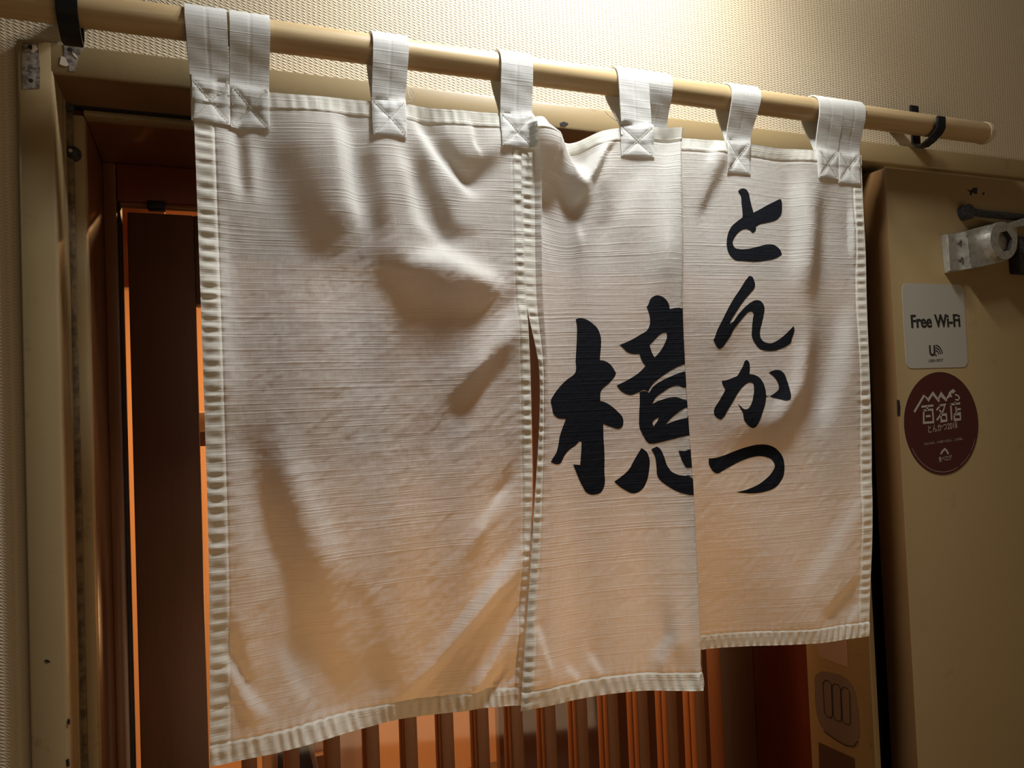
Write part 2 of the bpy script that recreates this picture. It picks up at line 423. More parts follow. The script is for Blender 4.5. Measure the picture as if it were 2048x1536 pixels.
# ------------------------------------------------------------------ the noren
nr = empty('noren_curtain', 'white cotton shop curtain with navy calligraphy hanging from the wooden rod', 'curtain')
nr.location = (0, 0, 0)

def hermite(ts, P, t):
    ts = np.asarray(ts, float); P = np.asarray(P, float); n = len(ts)
    m = np.zeros_like(P)
    m[1:-1] = (P[2:]-P[:-2])/(ts[2:]-ts[:-2])[:, None]
    m[0] = (P[1]-P[0])/(ts[1]-ts[0]); m[-1] = (P[-1]-P[-2])/(ts[-1]-ts[-2])
    t = np.clip(t, ts[0], ts[-1]); i = np.clip(np.searchsorted(ts, t, 'right')-1, 0, n-2)
    h = (ts[i+1]-ts[i]); u = ((t-ts[i])/h)[..., None]; h = h[..., None]
    return (2*u**3-3*u*u+1)*P[i]+(u**3-2*u*u+u)*h*m[i]+(-2*u**3+3*u*u)*P[i+1]+(u**3-u*u)*h*m[i+1]
def atz(px, Z, Y):                       # point of plane y=Y at height Z in pixel column px
    py = 768.0
    for _ in range(5):
        p = at(px, py, Y); py -= (Z-p[2])/(at(px, py+1, Y)[2]-p[2])*-1.0
    return at(px, py, Y)

class Panel:
    """cloth sheet: columns of control points at several levels; s across, v down (0..1)"""
    def __init__(s, svals, levels, grid, ds, light_dir):
        s.sv = np.array(svals, float); s.lv = np.array(levels, float); s.G = np.array(grid, float)  # G[level][col] xyz
        s.L = s.sv[-1]; s.Hm = .709
        s.ns = int(s.L/ds)+1; s.nv = int(s.Hm/ds)+1
        s.Hf = np.zeros((s.nv, s.ns)); s.ld = light_dir
    def base(s, a, v):
        a = np.asarray(a, float); v = np.asarray(v, float)
        rows = np.stack([hermite(s.sv, g, a) for g in s.G], 0)      # level, n, 3
        lv = s.lv; n = len(lv)
        m = np.zeros_like(rows); m[1:-1] = (rows[2:]-rows[:-2])/(lv[2:]-lv[:-2]).reshape(-1, *([1]*(rows.ndim-1)))
        m[0] = (rows[1]-rows[0])/(lv[1]-lv[0]); m[-1] = (rows[-1]-rows[-2])/(lv[-1]-lv[-2])
        i = np.clip(np.searchsorted(lv, v, 'right')-1, 0, n-2); h = lv[i+1]-lv[i]; u = ((v-lv[i])/h)[..., None]; h = h[..., None]
        def pick(A, k): return np.take_along_axis(A, k[None, ..., None].repeat(3, -1), 0)[0]
        return (2*u**3-3*u*u+1)*pick(rows, i)+(u**3-2*u*u+u)*h*pick(m, i)+(-2*u**3+3*u*u)*pick(rows, i+1)+(u**3-u*u)*h*pick(m, i+1)
    def nrm(s, a, v):
        e = 2e-3
        da = s.base(np.clip(a+e, 0, s.L), v)-s.base(np.clip(a-e, 0, s.L), v); dv = s.base(a, np.clip(v+e, 0, 1))-s.base(a, np.clip(v-e, 0, 1))
        n = np.cross(da, dv); n /= np.linalg.norm(n, axis=-1, keepdims=True)+1e-12
        return -n if s.flip else n
    flip = False
    def hs(s, a, v):
        x = np.clip(np.asarray(a)/s.L*(s.ns-1), 0, s.ns-1.001); y = np.clip(np.asarray(v)*(s.nv-1), 0, s.nv-1.001)
        i = x.astype(int); j = y.astype(int); fx = x-i; fy = y-j; H = s.Hf
        return H[j, i]*(1-fx)*(1-fy)+H[j, i+1]*fx*(1-fy)+H[j+1, i]*(1-fx)*fy+H[j+1, i+1]*fx*fy
    def pos(s, a, v, off=0.0): return s.base(a, v)+s.nrm(a, v)*(s.hs(a, v)+off)[..., None]
    def inv(s, px, a0, rng_s, with_h=True):
        """(s, v) of the cloth under photo pixels px; start guess a0"""
        px = np.asarray(px, float); a = np.array(a0[0], float); v = np.array(a0[1], float)
        f = (lambda A, V: proj(s.pos(A, V))) if with_h else (lambda A, V: proj(s.base(A, V)))
        for _ in range(14):
            p = f(a, v); e = px-p; d = 1e-3
            ja = (f(a+d, v)-p)/d; jv = (f(a, v+d)-p)/d
            det = ja[:, 0]*jv[:, 1]-ja[:, 1]*jv[:, 0]; det = np.where(np.abs(det) < 1e-6, 1e-6, det)
            da = (e[:, 0]*jv[:, 1]-e[:, 1]*jv[:, 0])/det; dv = (ja[:, 0]*e[:, 1]-ja[:, 1]*e[:, 0])/det
            a = np.clip(a+np.clip(da, -.03, .03), *rng_s); v = np.clip(v+np.clip(dv, -.1, .1), 0, 1)
        return a, v
    def guess(s, px, rng_s):
        A = np.linspace(rng_s[0], rng_s[1], 60); V = np.linspace(0, 1, 60); AA, VV = np.meshgrid(A, V)
        q = proj(s.base(AA.ravel(), VV.ravel())); px = np.asarray(px, float)
        k = np.array([np.argmin(((q-p)**2).sum(1)) for p in px])
        return AA.ravel()[k], VV.ravel()[k]
    def folds(s, strokes, rng_s, k=.84, lam=.055):
        B = np.zeros((s.nv, s.ns)); ys = np.linspace(0, s.Hm, s.nv)[:, None]; xs = np.linspace(0, s.L, s.ns)[None, :]
        for pts, w, amp in strokes:
            P = np.array(pts, float)
            g = s.guess(P, rng_s); a, v = s.inv(P, g, rng_s, False)
            q = np.stack([a, v*s.Hm], 1); w_ = w/2450.0
            best = np.full(B.shape, 9e9)
            L = 0; tot = sum(np.linalg.norm(q[i+1]-q[i]) for i in range(len(q)-1))+1e-9; fade = np.zeros(B.shape)
            for i in range(len(q)-1):
                d = q[i+1]-q[i]; l = np.linalg.norm(d)+1e-9
                t = np.clip(((xs-q[i][0])*d[0]+(ys-q[i][1])*d[1])/l/l, 0, 1)
                r = (xs-q[i][0]-t*d[0])**2+(ys-q[i][1]-t*d[1])**2
                u = (L+t*l)/tot; m = r < best
                best = np.where(m, r, best); fade = np.where(m, np.minimum(1, np.minimum(u, 1-u)*4+.35), fade); L += l
            amp *= min(1.15, (18/w)**.45); B += amp*np.exp(-best/(2*w_*w_))*fade
        s.Hf += s.solve(B*k, lam)
    def solve(s, B, lam):
        """relief whose slope along the light gives the light/dark of B"""
        p = 60; Bp = np.pad(B, p, mode='reflect')*1.0
        win = np.ones_like(Bp)
        fy = np.fft.fftfreq(Bp.shape[0], s.Hm/(s.nv-1))[:, None]*2*np.pi; fx = np.fft.fftfreq(Bp.shape[1], s.L/(s.ns-1))[None, :]*2*np.pi
        D = 1j*(fx*s.ld[0]+fy*s.ld[1]); w2 = fx*fx+fy*fy
        Hh = np.conj(D)*np.fft.fft2(Bp)/(np.abs(D)**2+lam*w2+35.0)
        return np.real(np.fft.ifft2(Hh))[p:-p, p:-p]
    def crumple(s, amp, lx, ly, ang, mask=1.0):
        n = rng.standard_normal((s.nv, s.ns))
        fy = np.fft.fftfreq(s.nv, s.Hm/(s.nv-1))[:, None]; fx = np.fft.fftfreq(s.ns, s.L/(s.ns-1))[None, :]
        c, q = math.cos(ang), math.sin(ang); u = fx*c+fy*q; w = -fx*q+fy*c
        g = np.exp(-((u*lx)**2+(w*ly)**2))*((u*lx)**2+(w*ly)**2)
        r = np.real(np.fft.ifft2(np.fft.fft2(n)*g)); s.Hf += amp*r/r.std()*mask
    def pucker(s, where, along, period, amp, inner, step=.0007):
        """hem band: thicker, gathered by its stitching; where = distance from the edge (m), inner = band width"""
        band = np.clip((inner-where)/.0012, 0, 1)*(where >= 0)
        ph = along/period*2*np.pi; nz = np.cumsum(rng.standard_normal(4096))*.10
        ph = ph+np.interp(along, np.linspace(0, 1.2, 4096), nz)
        am = .45+.55*np.abs(np.interp(along, np.linspace(0, 1.2, 60), rng.standard_normal(60)))
        prof = np.sin(np.pi*np.clip(where/inner, 0, 1))**.7
        s.Hf += band*(step+amp*am*prof*np.sin(ph))
        s.Hf -= .0007*np.exp(-((where-inner)/.0011)**2)
        out = (where >= inner); s.Hf += out*amp*.5*am*np.sin(ph)*np.exp(-(where-inner)/.006)
    def grids(s):
        a = np.linspace(0, s.L, s.ns); v = np.linspace(0, 1, s.nv); return np.meshgrid(a, v)
    def build(s, name, parent, regions, matmap):
        A, V = s.grids(); P = s.pos(A.ravel(), V.ravel())
        idx = np.arange(s.ns*s.nv).reshape(s.nv, s.ns)
        q = np.stack([idx[:-1, :-1], idx[1:, :-1], idx[1:, 1:], idx[:-1, 1:]], -1).reshape(-1, 4)
        ca = (A[:-1, :-1]+A[1:, 1:]).ravel()/2; cv = (V[:-1, :-1]+V[1:, 1:]).ravel()/2
        lab = regions(ca, cv*s.Hm); UV = np.stack([A.ravel(), V.ravel()*s.Hm], 1)
        objs = {}
        for r in sorted(set(lab)):
            f = q[lab == r]; used, invx = np.unique(f, return_inverse=True); f = invx.reshape(-1, 4)
            nm, mt = matmap[r]
            me = bpy.data.meshes.new(nm)
            me.vertices.add(len(used)); me.vertices.foreach_set('co', P[used].astype(np.float32).ravel())
            me.loops.add(f.size); me.loops.foreach_set('vertex_index', f.astype(np.int32).ravel())
            me.polygons.add(len(f)); me.polygons.foreach_set('loop_start', np.arange(0, f.size, 4, dtype=np.int32)); me.polygons.foreach_set('loop_total', np.full(len(f), 4, np.int32))
            me.polygons.foreach_set('use_smooth', np.ones(len(f), bool))
            ul = me.uv_layers.new(name='UVMap'); ul.data.foreach_set('uv', UV[used][f.ravel()].astype(np.float32).ravel())
            me.update(); me.validate()
            objs[r] = link(nm, me, mt, objs.get(0, parent) if r else parent)
        return objs

Z0, Z1 = 1.8555, 1.1465
LV = [0, .30, .45, .70, 1.0]
zl = lambda v: Z0+(Z1-Z0)*v
DS = .0015
# ---- left panel
seam = [(1043, -.0615), (1050, -.0615), (1061, -.0605), (1064, -.060), (1042, -.062)]
gridA = []
for v, (spx, sy), yc in zip(LV, seam, ((-.060, -.0605), (-.062, -.062), (-.0615, -.058), (-.060, -.050), (-.060, -.034))):
    z = zl(v); r = atz(spx, z, sy); lx = (-.0016, .0000, .0006, .0008, -.0034)[LV.index(v)]
    row = [(lx, -.0615 if v < .9 else -.0625, z-(.0 if v < .9 else 0)), (.09, yc[0], z), (.19, yc[1], z), (.28, (yc[1]+sy)/2, z), (r[0], sy, z)]
    if v == 0: row[1] = (.09, yc[0], z-.0025); row[2] = (.19, yc[1], z-.001); row[4] = (r[0], sy, z+.0015)
    gridA.append(row)
pA = Panel([0, .09, .19, .28, .366], LV, gridA, DS, (-.55, .84)); pA.flip = True
SA = [
 ([(465,250),(469,323),(478,387)],14,.8), ([(485,262),(495,387)],12,-.6), ([(510,287),(524,405)],20,.4),
 ([(565,264),(615,405),(670,515)],45,-.8), ([(679,232),(693,332),(706,405),(720,442)],17,1.1), ([(734,287),(752,405),(757,469)],20,-.7),
 ([(797,296),(820,369),(839,442),(884,483)],17,.8), ([(829,515),(884,505),(952,542),(1000,567)],22,1.3), ([(838,300),(861,378),(907,460),(939,464)],18,-.7),
 ([(825,232),(866,300),(907,350),(948,387)],13,1.1), ([(875,264),(916,323),(952,346),(989,300)],20,-.9), ([(943,241),(948,287),(962,310)],6,.8),
 ([(747,515),(816,560),(884,588),(998,590)],38,-1.0), ([(830,640),(900,690)],45,-.4), ([(1021,606),(989,674),(948,733)],12,.7), ([(1030,665),(975,742),(907,811)],22,-.7),
 ([(442,492),(451,651),(460,788)],25,.5), ([(480,872),(494,984),(539,1163)],32,.5),
 ([(516,877),(548,984),(606,1140),(664,1297),(717,1399)],34,-.9), ([(690,1150),(740,1260),(785,1370)],26,-.6),
 ([(583,895),(610,975),(673,1118)],26,.5), ([(700,1180),(750,1290)],16,.3),
 ([(449,1310),(512,1408),(539,1431)],9,.9), ([(460,1240),(500,1380)],10,-.7), ([(452,1355),(500,1445)],9,-.7), ([(560,1290),(620,1410)],14,.5),
 ([(1012,975),(954,1064)],10,.9), ([(1025,1100),(985,1163),(896,1279),(833,1368)],13,.8), ([(1030,1154),(941,1243),(851,1350),(807,1395)],14,-.9),
 ([(1034,1225),(999,1288),(954,1364)],10,.9), ([(1039,1252),(1008,1332),(972,1377)],13,-.8), ([(1025,1359),(1003,1386)],5,.9),
 ([(650,560),(700,700),(760,840)],60,.25), ([(760,900),(840,1080)],60,.2)]
pA.folds(SA, (0, .366))
A, V = pA.grids(); D = V*pA.Hm
mk = np.clip((D-.10)/.1, 0, 1)
pA.crumple(.00022, .016, .045, .75, mk); pA.crumple(.00010, .006, .016, .8, mk)
edge_soft = np.clip(np.minimum(np.minimum(A, pA.L-A), np.minimum(D, pA.Hm-D))/.03, 0, 1)*.7+.3
pA.Hf *= edge_soft
pA.pucker(A, D, .0130, .00105, .0190)
pA.pucker(pA.L-A, D, .0120, .00080, .0115)
pA.pucker(D, A, .0125, .00055, .0185)
pA.pucker(pA.Hm-D, A, .0115, .00150, .0205)
def regA(a, d):
    r = np.zeros(len(a), int); r[d < .0185] = 3; r[a < .0190] = 1; r[a > pA.L-.0115] = 2; r[d > pA.Hm-.0205] = 4; return r
pA.build('left_panel', nr, regA, {0: ('left_panel', M['cloth']), 1: ('side_hem', M['hem']), 2: ('side_hem', M['hem']), 3: ('top_hem', M['hem']), 4: ('bottom_hem', M['hem'])})

# ---- right panel with its standing fold
ctl = [  # per column: [(px, y, zadd) at the four levels]
 [(1042,-.0620,.0015),(1049,-.0620,0),(1079,-.0640,0),(1066,-.0670,0),(1040,-.0765,-.0005)],
 [(1067,-.0635,.0010),(1071,-.0635,0),(1086,-.0680,0),(1082,-.0700,0),(1062,-.0780,0)],
 [(1085,-.0715,-.0010),(1087,-.0690,0),(1096,-.0710,0),(1098,-.0720,0),(1085,-.0785,0)],
 [(1097,-.0640,-.0060),(1098,-.0655,0),(1106,-.0700,0),(1108,-.0725,0),(1100,-.0785,0)],
 [(1134,-.0530,-.0245),(1140,-.0640,0),(1145,-.0680,0),(1150,-.0705,0),(1150,-.0770,0)],
 [(1205,-.0620,-.0070),(1195,-.0690,0),(1200,-.0720,0),(1210,-.0745,0),(1220,-.0810,0)],
 [(1268,-.0690,0),(1270,-.0750,0),(1275,-.0770,0),(1280,-.0800,0),(1290,-.0920,0)],
 [(1335,-.0800,0),(1330,-.0850,0),(1335,-.0880,0),(1345,-.0940,0),(1360,-.1130,0)],
 [(1364,-.0860,0),(1355,-.0900,0),(1364,-.0940,0),(1386,-.1020,0),(1405,-.1250,0)]]
gridB = []
for li, v in enumerate(LV):
    z = zl(v); row = []
    for c in ctl:
        px, y, dz = c[li]; p = atz(px, z+dz, y); row.append((p[0], y, z+dz))
    ap = row[-1]; yb = (-.052, -.048, -.040, -.026, .008)[li]
    row += [(ap[0]+.0052, ap[1]+.0060, z), (ap[0]+.0010, ap[1]+.0125, z), (ap[0]-.006, ap[1]*.6+yb*.4, z), (ap[0]-.014, ap[1]*.25+yb*.75, z), (ap[0]-.015, yb*.85+ap[1]*.15+.006, z), (ap[0]-.004, yb+.004, z)]
    for px, y in ((1412, (-.053, -.050, -.043, -.030, .004)[li]), (1480, (-.059, -.056, -.050, -.040, -.010)[li]), (1560, (-.060, -.060, -.057, -.051, -.032)[li]), (1650, (-.0605, -.060, -.059, -.057, -.052)[li])):
        p = atz(px, z, y); row.append((p[0], y, z-(.003 if li == 0 and px == 1560 else 0)))
    px = (1722, 1734, 1738, 1744, 1737)[li]; p = atz(px, z, -.060); row.append((p[0], -.060, z))
    gridB.append(row)
g0 = np.array(gridB).mean(0); sB = np.concatenate([[0], np.cumsum(np.linalg.norm(np.diff(g0, axis=0), axis=1))])
pB = Panel(sB, LV, gridB, DS, (0.0, 1.0)); pB.flip = True
sF = sB[9]; sC = sB[14]
SB = [
 ([(1073,238),(1097,259),(1132,321),(1164,367),(1176,372)],9,1.3), ([(1150,326),(1176,352),(1190,320),(1217,288)],14,1.0),
 ([(1095,290),(1100,400)],14,-1.2), ([(1120,350),(1140,400),(1165,410)],20,-1.0), ([(1228,285),(1208,306),(1192,344),(1178,373)],8,-1.1),
 ([(1160,403),(1153,435),(1160,485)],9,.5), ([(1205,356),(1211,414),(1205,458)],18,-.4), ([(1293,341),(1264,385),(1249,444)],22,.3), ([(1342,280),(1332,385),(1332,520)],24,.7),
 ([(1076,1250),(1090,1303),(1102,1338)],5,.8), ([(1134,1332),(1158,1358)],8,.6), ([(1181,1309),(1205,1350)],8,.6), ([(1340,1268),(1316,1326)],14,.5), ([(1357,1279),(1369,1367)],15,-.4)]
SC = [
 ([(1602,670),(1588,764),(1541,834)],18,.6), ([(1630,647),(1621,764),(1565,862),(1457,890)],38,-.8), ([(1696,623),(1677,764),(1649,858)],24,.6),
 ([(1732,975),(1668,1092),(1598,1186)],20,.4), ([(1715,1153),(1645,1232)],13,-.6), ([(1715,1210),(1700,1243)],8,.6),
 ([(1590,352),(1599,446),(1590,557)],20,.7), ([(1640,377),(1634,478),(1621,605)],26,-.6), ([(1457,307),(1419,383),(1400,430)],14,-.6), ([(1430,290),(1415,330)],12,.6), ([(1704,415),(1704,510)],8,.6),
 ([(1480,640),(1440,720)],30,-.25), ([(1520,1000),(1560,1180)],40,.2)]
pB.folds(SB, (0, sF-.004), .95)
pB.ld = (.45, .89); pB.folds(SC, (sC, pB.L), .80)
A, V = pB.grids(); D = V*pB.Hm
pB.crumple(.00013, .016, .045, .7, np.clip((D-.30)/.2, .25, 1)); pB.crumple(.00006, .006, .016, .8)
edge_soft = np.clip(np.minimum(np.minimum(A*3, pB.L-A), np.minimum(D*2, pB.Hm-D))/.03, 0, 1)*.7+.3
pB.Hf *= edge_soft
pB.pucker(A, D, .0118, .00085, .0115)
pB.pucker(pB.L-A, D, .0125, .00075, .0185)
pB.pucker(D, A, .0125, .00035, .0175)
pB.pucker(pB.Hm-D, A, .0115, .00150, .0205)
def regB(a, d):
    r = np.zeros(len(a), int); r[d < .0175] = 3; r[a < .0115] = 1; r[a > pB.L-.0185] = 2; r[d > pB.Hm-.0205] = 4; return r
pB.build('right_panel', nr, regB, {0: ('right_panel', M['cloth']), 1: ('side_hem', M['hem']), 2: ('side_hem', M['hem']), 3: ('top_hem', M['hem']), 4: ('bottom_hem', M['hem'])})

# ---- calligraphy, cut as thin print lying on the cloth
def tr_(pts, sc, ox, oy): return [(ox+x/sc, oy+y/sc) for x, y in pts]
K = lambda p: tr_(p, 3.34, 1050, 560)
T6 = lambda p: tr_(p, 4.654, 1380, 350)
T7 = lambda p: tr_(p, 4.519, 1380, 670)
kanji_left = K([(338,262),(365,255),(405,262),(450,290),(485,325),(500,360),(500,535),(530,540),(565,560),(608,620),(600,640),(560,690),(508,740),(502,808),(530,815),(580,845),(625,885),(650,915),(657,950),(645,985),(622,995),(590,987),(522,962),(524,1050),(530,1150),(530,1270),(524,1390),(505,1420),(470,1433),(435,1433),(410,1420),(385,1380),(320,1232),(368,1235),(375,1150),(378,1080),(362,1078),(330,1110),(300,1130),(262,1175),(250,1200),(235,1225),(200,1230),(172,1215),(185,1190),(205,1160),(220,1110),(230,1050),(272,930),(210,918),(190,895),(180,850),(172,805),(190,770),(230,715),(280,665),(332,625),(338,530),(345,400),(345,300)])
kanji_top = K([(820,170),(840,125),(875,103),(910,108),(945,135),(962,165),(966,195),(1035,183),(1080,182),(1080,290),(1048,292),(1073,322),(1090,330),(1090,548),(1040,572),(1020,580),(950,620),(900,655),(850,700),(820,748),(795,735),(760,750),(700,768),(660,755),(630,730),(612,705),(690,665),(760,620),(805,575),(780,540),(765,495),(720,495),(680,480),(650,450),(630,435),(700,405),(770,365),(820,330),(832,300),(832,240),(812,180)])
kanji_top_h = K([(945,352),(948,375),(930,430),(900,480),(865,518),(850,490),(832,437),(870,395),(920,355)])
kanji_mid = K([(765,748),(800,742),(828,754),(850,720),(900,680),(960,650),(1020,625),(1085,605),(1100,602),(1125,1032),(1110,1035),(1080,1040),(1000,1060),(920,1080),(860,1093),(830,1092),(810,1075),(790,1040),(768,995),(762,900),(766,820)])
kanji_mid_h = [K([(850,828),(870,790),(920,750),(970,718),(1030,708),(1060,725),(1073,760),(1077,802),(1050,795),(1010,782),(970,785),(920,798),(880,812)]),
 K([(1075,852),(1085,920),(1040,930),(990,945),(940,965),(970,930),(1010,895),(1050,865)]), K([(895,917),(880,950),(858,977),(850,950),(870,930)])]
kanji_drop = K([(778,1122),(810,1145),(830,1190),(830,1260),(810,1350),(785,1395),(750,1420),(715,1425),(670,1405),(630,1380),(595,1347),(640,1315),(690,1270),(730,1200),(760,1150)])
kanji_hook = K([(843,1130),(880,1112),(900,1125),(925,1170),(950,1240),(980,1280),(1020,1300),(1080,1308),(1143,1300),(1160,1298),(1170,1440),(1155,1440),(1080,1432),(1010,1410),(950,1375),(905,1340),(885,1310),(878,1250),(868,1180)])
kanji_dot = K([(1025,1140),(1080,1138),(1105,1120),(1123,1095),(1140,1080),(1142,1245),(1128,1247),(1100,1255),(1075,1253),(1050,1210),(1035,1170)])
to = T6([(445,152),(465,133),(495,125),(525,137),(545,170),(560,240),(590,350),(640,325),(720,280),(800,240),(840,222),(848,235),(855,300),(848,365),(830,395),(800,420),(740,440),(630,470),(610,485),(613,505),(600,530),(583,540),(560,520),(540,508),(505,505),(470,520),(440,545),(410,590),(397,620),(400,650),(420,680),(455,690),(520,690),(620,670),(740,645),(780,650),(810,668),(840,700),(855,742),(800,775),(700,798),(600,808),(500,802),(420,792),(385,765),(355,720),(342,670),(342,600),(355,540),(390,475),(440,430),(487,395),(487,350),(478,270),(472,200)])
n_ = T6([(548,940),(575,945),(595,980),(605,1020),(600,1050),(570,1090),(510,1160),(440,1260),(390,1340),(370,1375),(375,1385),(400,1365),(440,1310),(500,1240),(560,1190),(610,1165),(650,1170),(680,1200),(692,1240),(685,1300),(670,1370),(655,1430),(650,1480)])+T7([(640,30),(660,55),(690,70),(730,75),(780,55),(830,20)])+T6([(900,1470),(940,1430),(960,1408),(968,1420),(966,1470)])+T7([(920,30),(910,70),(880,95),(820,125),(740,145),(680,142),(630,125),(590,80),(565,35)])+T6([(575,1500),(575,1430),(585,1330),(590,1290),(575,1270),(550,1275),(510,1310),(460,1370),(400,1450)])+T7([(370,0),(320,75),(290,115),(265,127),(250,118),(230,85),(210,45)])+T6([(220,1530),(250,1450),(290,1370),(340,1270),(400,1160),(460,1070),(510,990)])
ka = T7([(500,230),(515,225),(530,240),(540,290),(537,352),(575,358),(620,380),(660,430),(680,490),(688,550),(713,553),(713,558),(688,558),(680,620),(655,700),(635,760),(610,810),(590,835),(570,842),(540,830),(510,800),(490,770),(475,700),(450,655),(432,622),(455,640),(480,665),(505,673),(530,660),(550,630),(570,560),(578,490),(572,440),(550,430),(520,435),(480,465),(430,530),(390,600),(340,680),(310,735),(280,765),(255,755),(225,730),(215,680),(225,655),(260,600),(320,495),(295,450),(285,415),(340,405),(390,385),(425,370),(450,330),(480,275)])
ka_r = T7([(710,340),(740,325),(790,316),(825,325),(850,350),(875,410),(900,490),(912,560),(908,580),(880,592),(820,582),(760,568),(715,556),(735,545),(770,520),(800,490),(800,460),(785,415),(760,380)])
tsu = T7([(168,1115),(220,1112),(300,1090),(400,1050),(520,1010),(620,990),(700,993),(760,1015),(810,1060),(840,1110),(852,1170),(852,1220),(845,1270),(820,1320),(780,1370),(740,1395),(680,1415),(570,1432),(480,1428),(415,1421),(500,1400),(600,1360),(680,1305),(740,1240),(765,1180),(755,1150),(730,1120),(690,1105),(640,1095),(560,1105),(470,1135),(370,1185),(290,1230),(245,1253),(215,1240),(185,1200),(168,1160)])
def print_on(name, outline, holes, rng_s):
    def m(loop):
        L = smooth_loop(loop, 2.5); g = pB.guess(L, rng_s); a, v = pB.inv(L, g, rng_s)
        if rng_s[0] == 0:                                # strokes that run into the fold carry on round it
            ex = L[:, 0]; e = np.interp(L[:, 1], [590, 650, 725, 860, 990], [1355, 1364, 1371, 1381, 1391])
            a = np.where(ex > e, np.maximum(a, sF-.004)+np.clip(ex-e, 0, 6)*.0012, a)
        return np.stack([a, v*pB.Hm], 1)
    o = m(outline); hs = [m(h) for h in holes]
    lo, hi = o.min(0), o.max(0)
    gx, gy = np.meshgrid(np.arange(lo[0], hi[0], .0016), np.arange(lo[1], hi[1], .0016)); g = np.stack([gx.ravel(), gy.ravel()], 1)
    g = g[inside(g, o)]
    V, Fc = cdt(o, hs, g)
    P = pB.pos(V[:, 0], V[:, 1]/pB.Hm, .00035)
    me = bpy.data.meshes.new(name); me.from_pydata(P.tolist(), [], Fc)
    ul = me.uv_layers.new(name='UVMap'); li = np.zeros(len(me.loops), np.int32); me.loops.foreach_get('vertex_index', li)
    ul.data.foreach_set('uv', V[li].astype(np.float32).ravel())
    me.polygons.foreach_set('use_smooth', np.ones(len(me.polygons), bool))
    N = pB.nrm(V[:, 0], V[:, 1]/pB.Hm).mean(0)
    n0 = np.mean([tuple(p.normal) for p in me.polygons], axis=0)
    if n0@N < 0: me.flip_normals()
    return link(name, me, M['ink'], nr)
rB = (0, sF-.002); rC = (sC, pB.L)
for nm, o, h, r in (('kanji_stroke', kanji_left, [], rB), ('kanji_stroke', kanji_top, [kanji_top_h], rB), ('kanji_stroke', kanji_mid, kanji_mid_h, rB), ('kanji_stroke', kanji_drop, [], rB), ('kanji_stroke', kanji_hook, [], rB), ('kanji_stroke', kanji_dot, [], rB),
                    ('kana_letter', to, [], rC), ('kana_letter', n_, [], rC), ('kana_letter', ka, [], rC), ('kana_letter', ka_r, [], rC), ('kana_letter', tsu, [], rC)):
    print_on(nm, o, h, r)

# ---- tab loops over the rod
_rows = {}
def cloth_row(z):
    k = int(round(z/.0015))
    if k not in _rows:
        zz = k*.0015; out = np.zeros(1000); xs = np.linspace(-.02, .98, 1000); out[:] = 9.0
        for p, a0, a1 in ((pA, 0, pA.L), (pB, 0, sF-.006), (pB, sC, pB.L)):
            aa = np.linspace(a0, a1, 420); q = p.pos(aa, np.clip(np.full(420, (Z0-zz)/p.Hm), 0, 1))
            i = np.round((q[:, 0]+.02)*999).astype(int); np.minimum.at(out, np.clip(i, 0, 999), q[:, 1])
        for _ in range(4): out = np.minimum(out, np.minimum(np.roll(out, 1), np.roll(out, -1)))   # clear the puckers
        for _ in range(3): out = (out+np.roll(out, 1)+np.roll(out, -1))/3
        _rows[k] = out
    return _rows[k]
def cloth_at(X, z):                       # front of the cloth near its top edge
    r = min(float(np.interp(X, np.linspace(-.02, .98, 1000), cloth_row(z+d))) for d in (-.0045, 0, .0045))
    return r if r < 0 else -.060
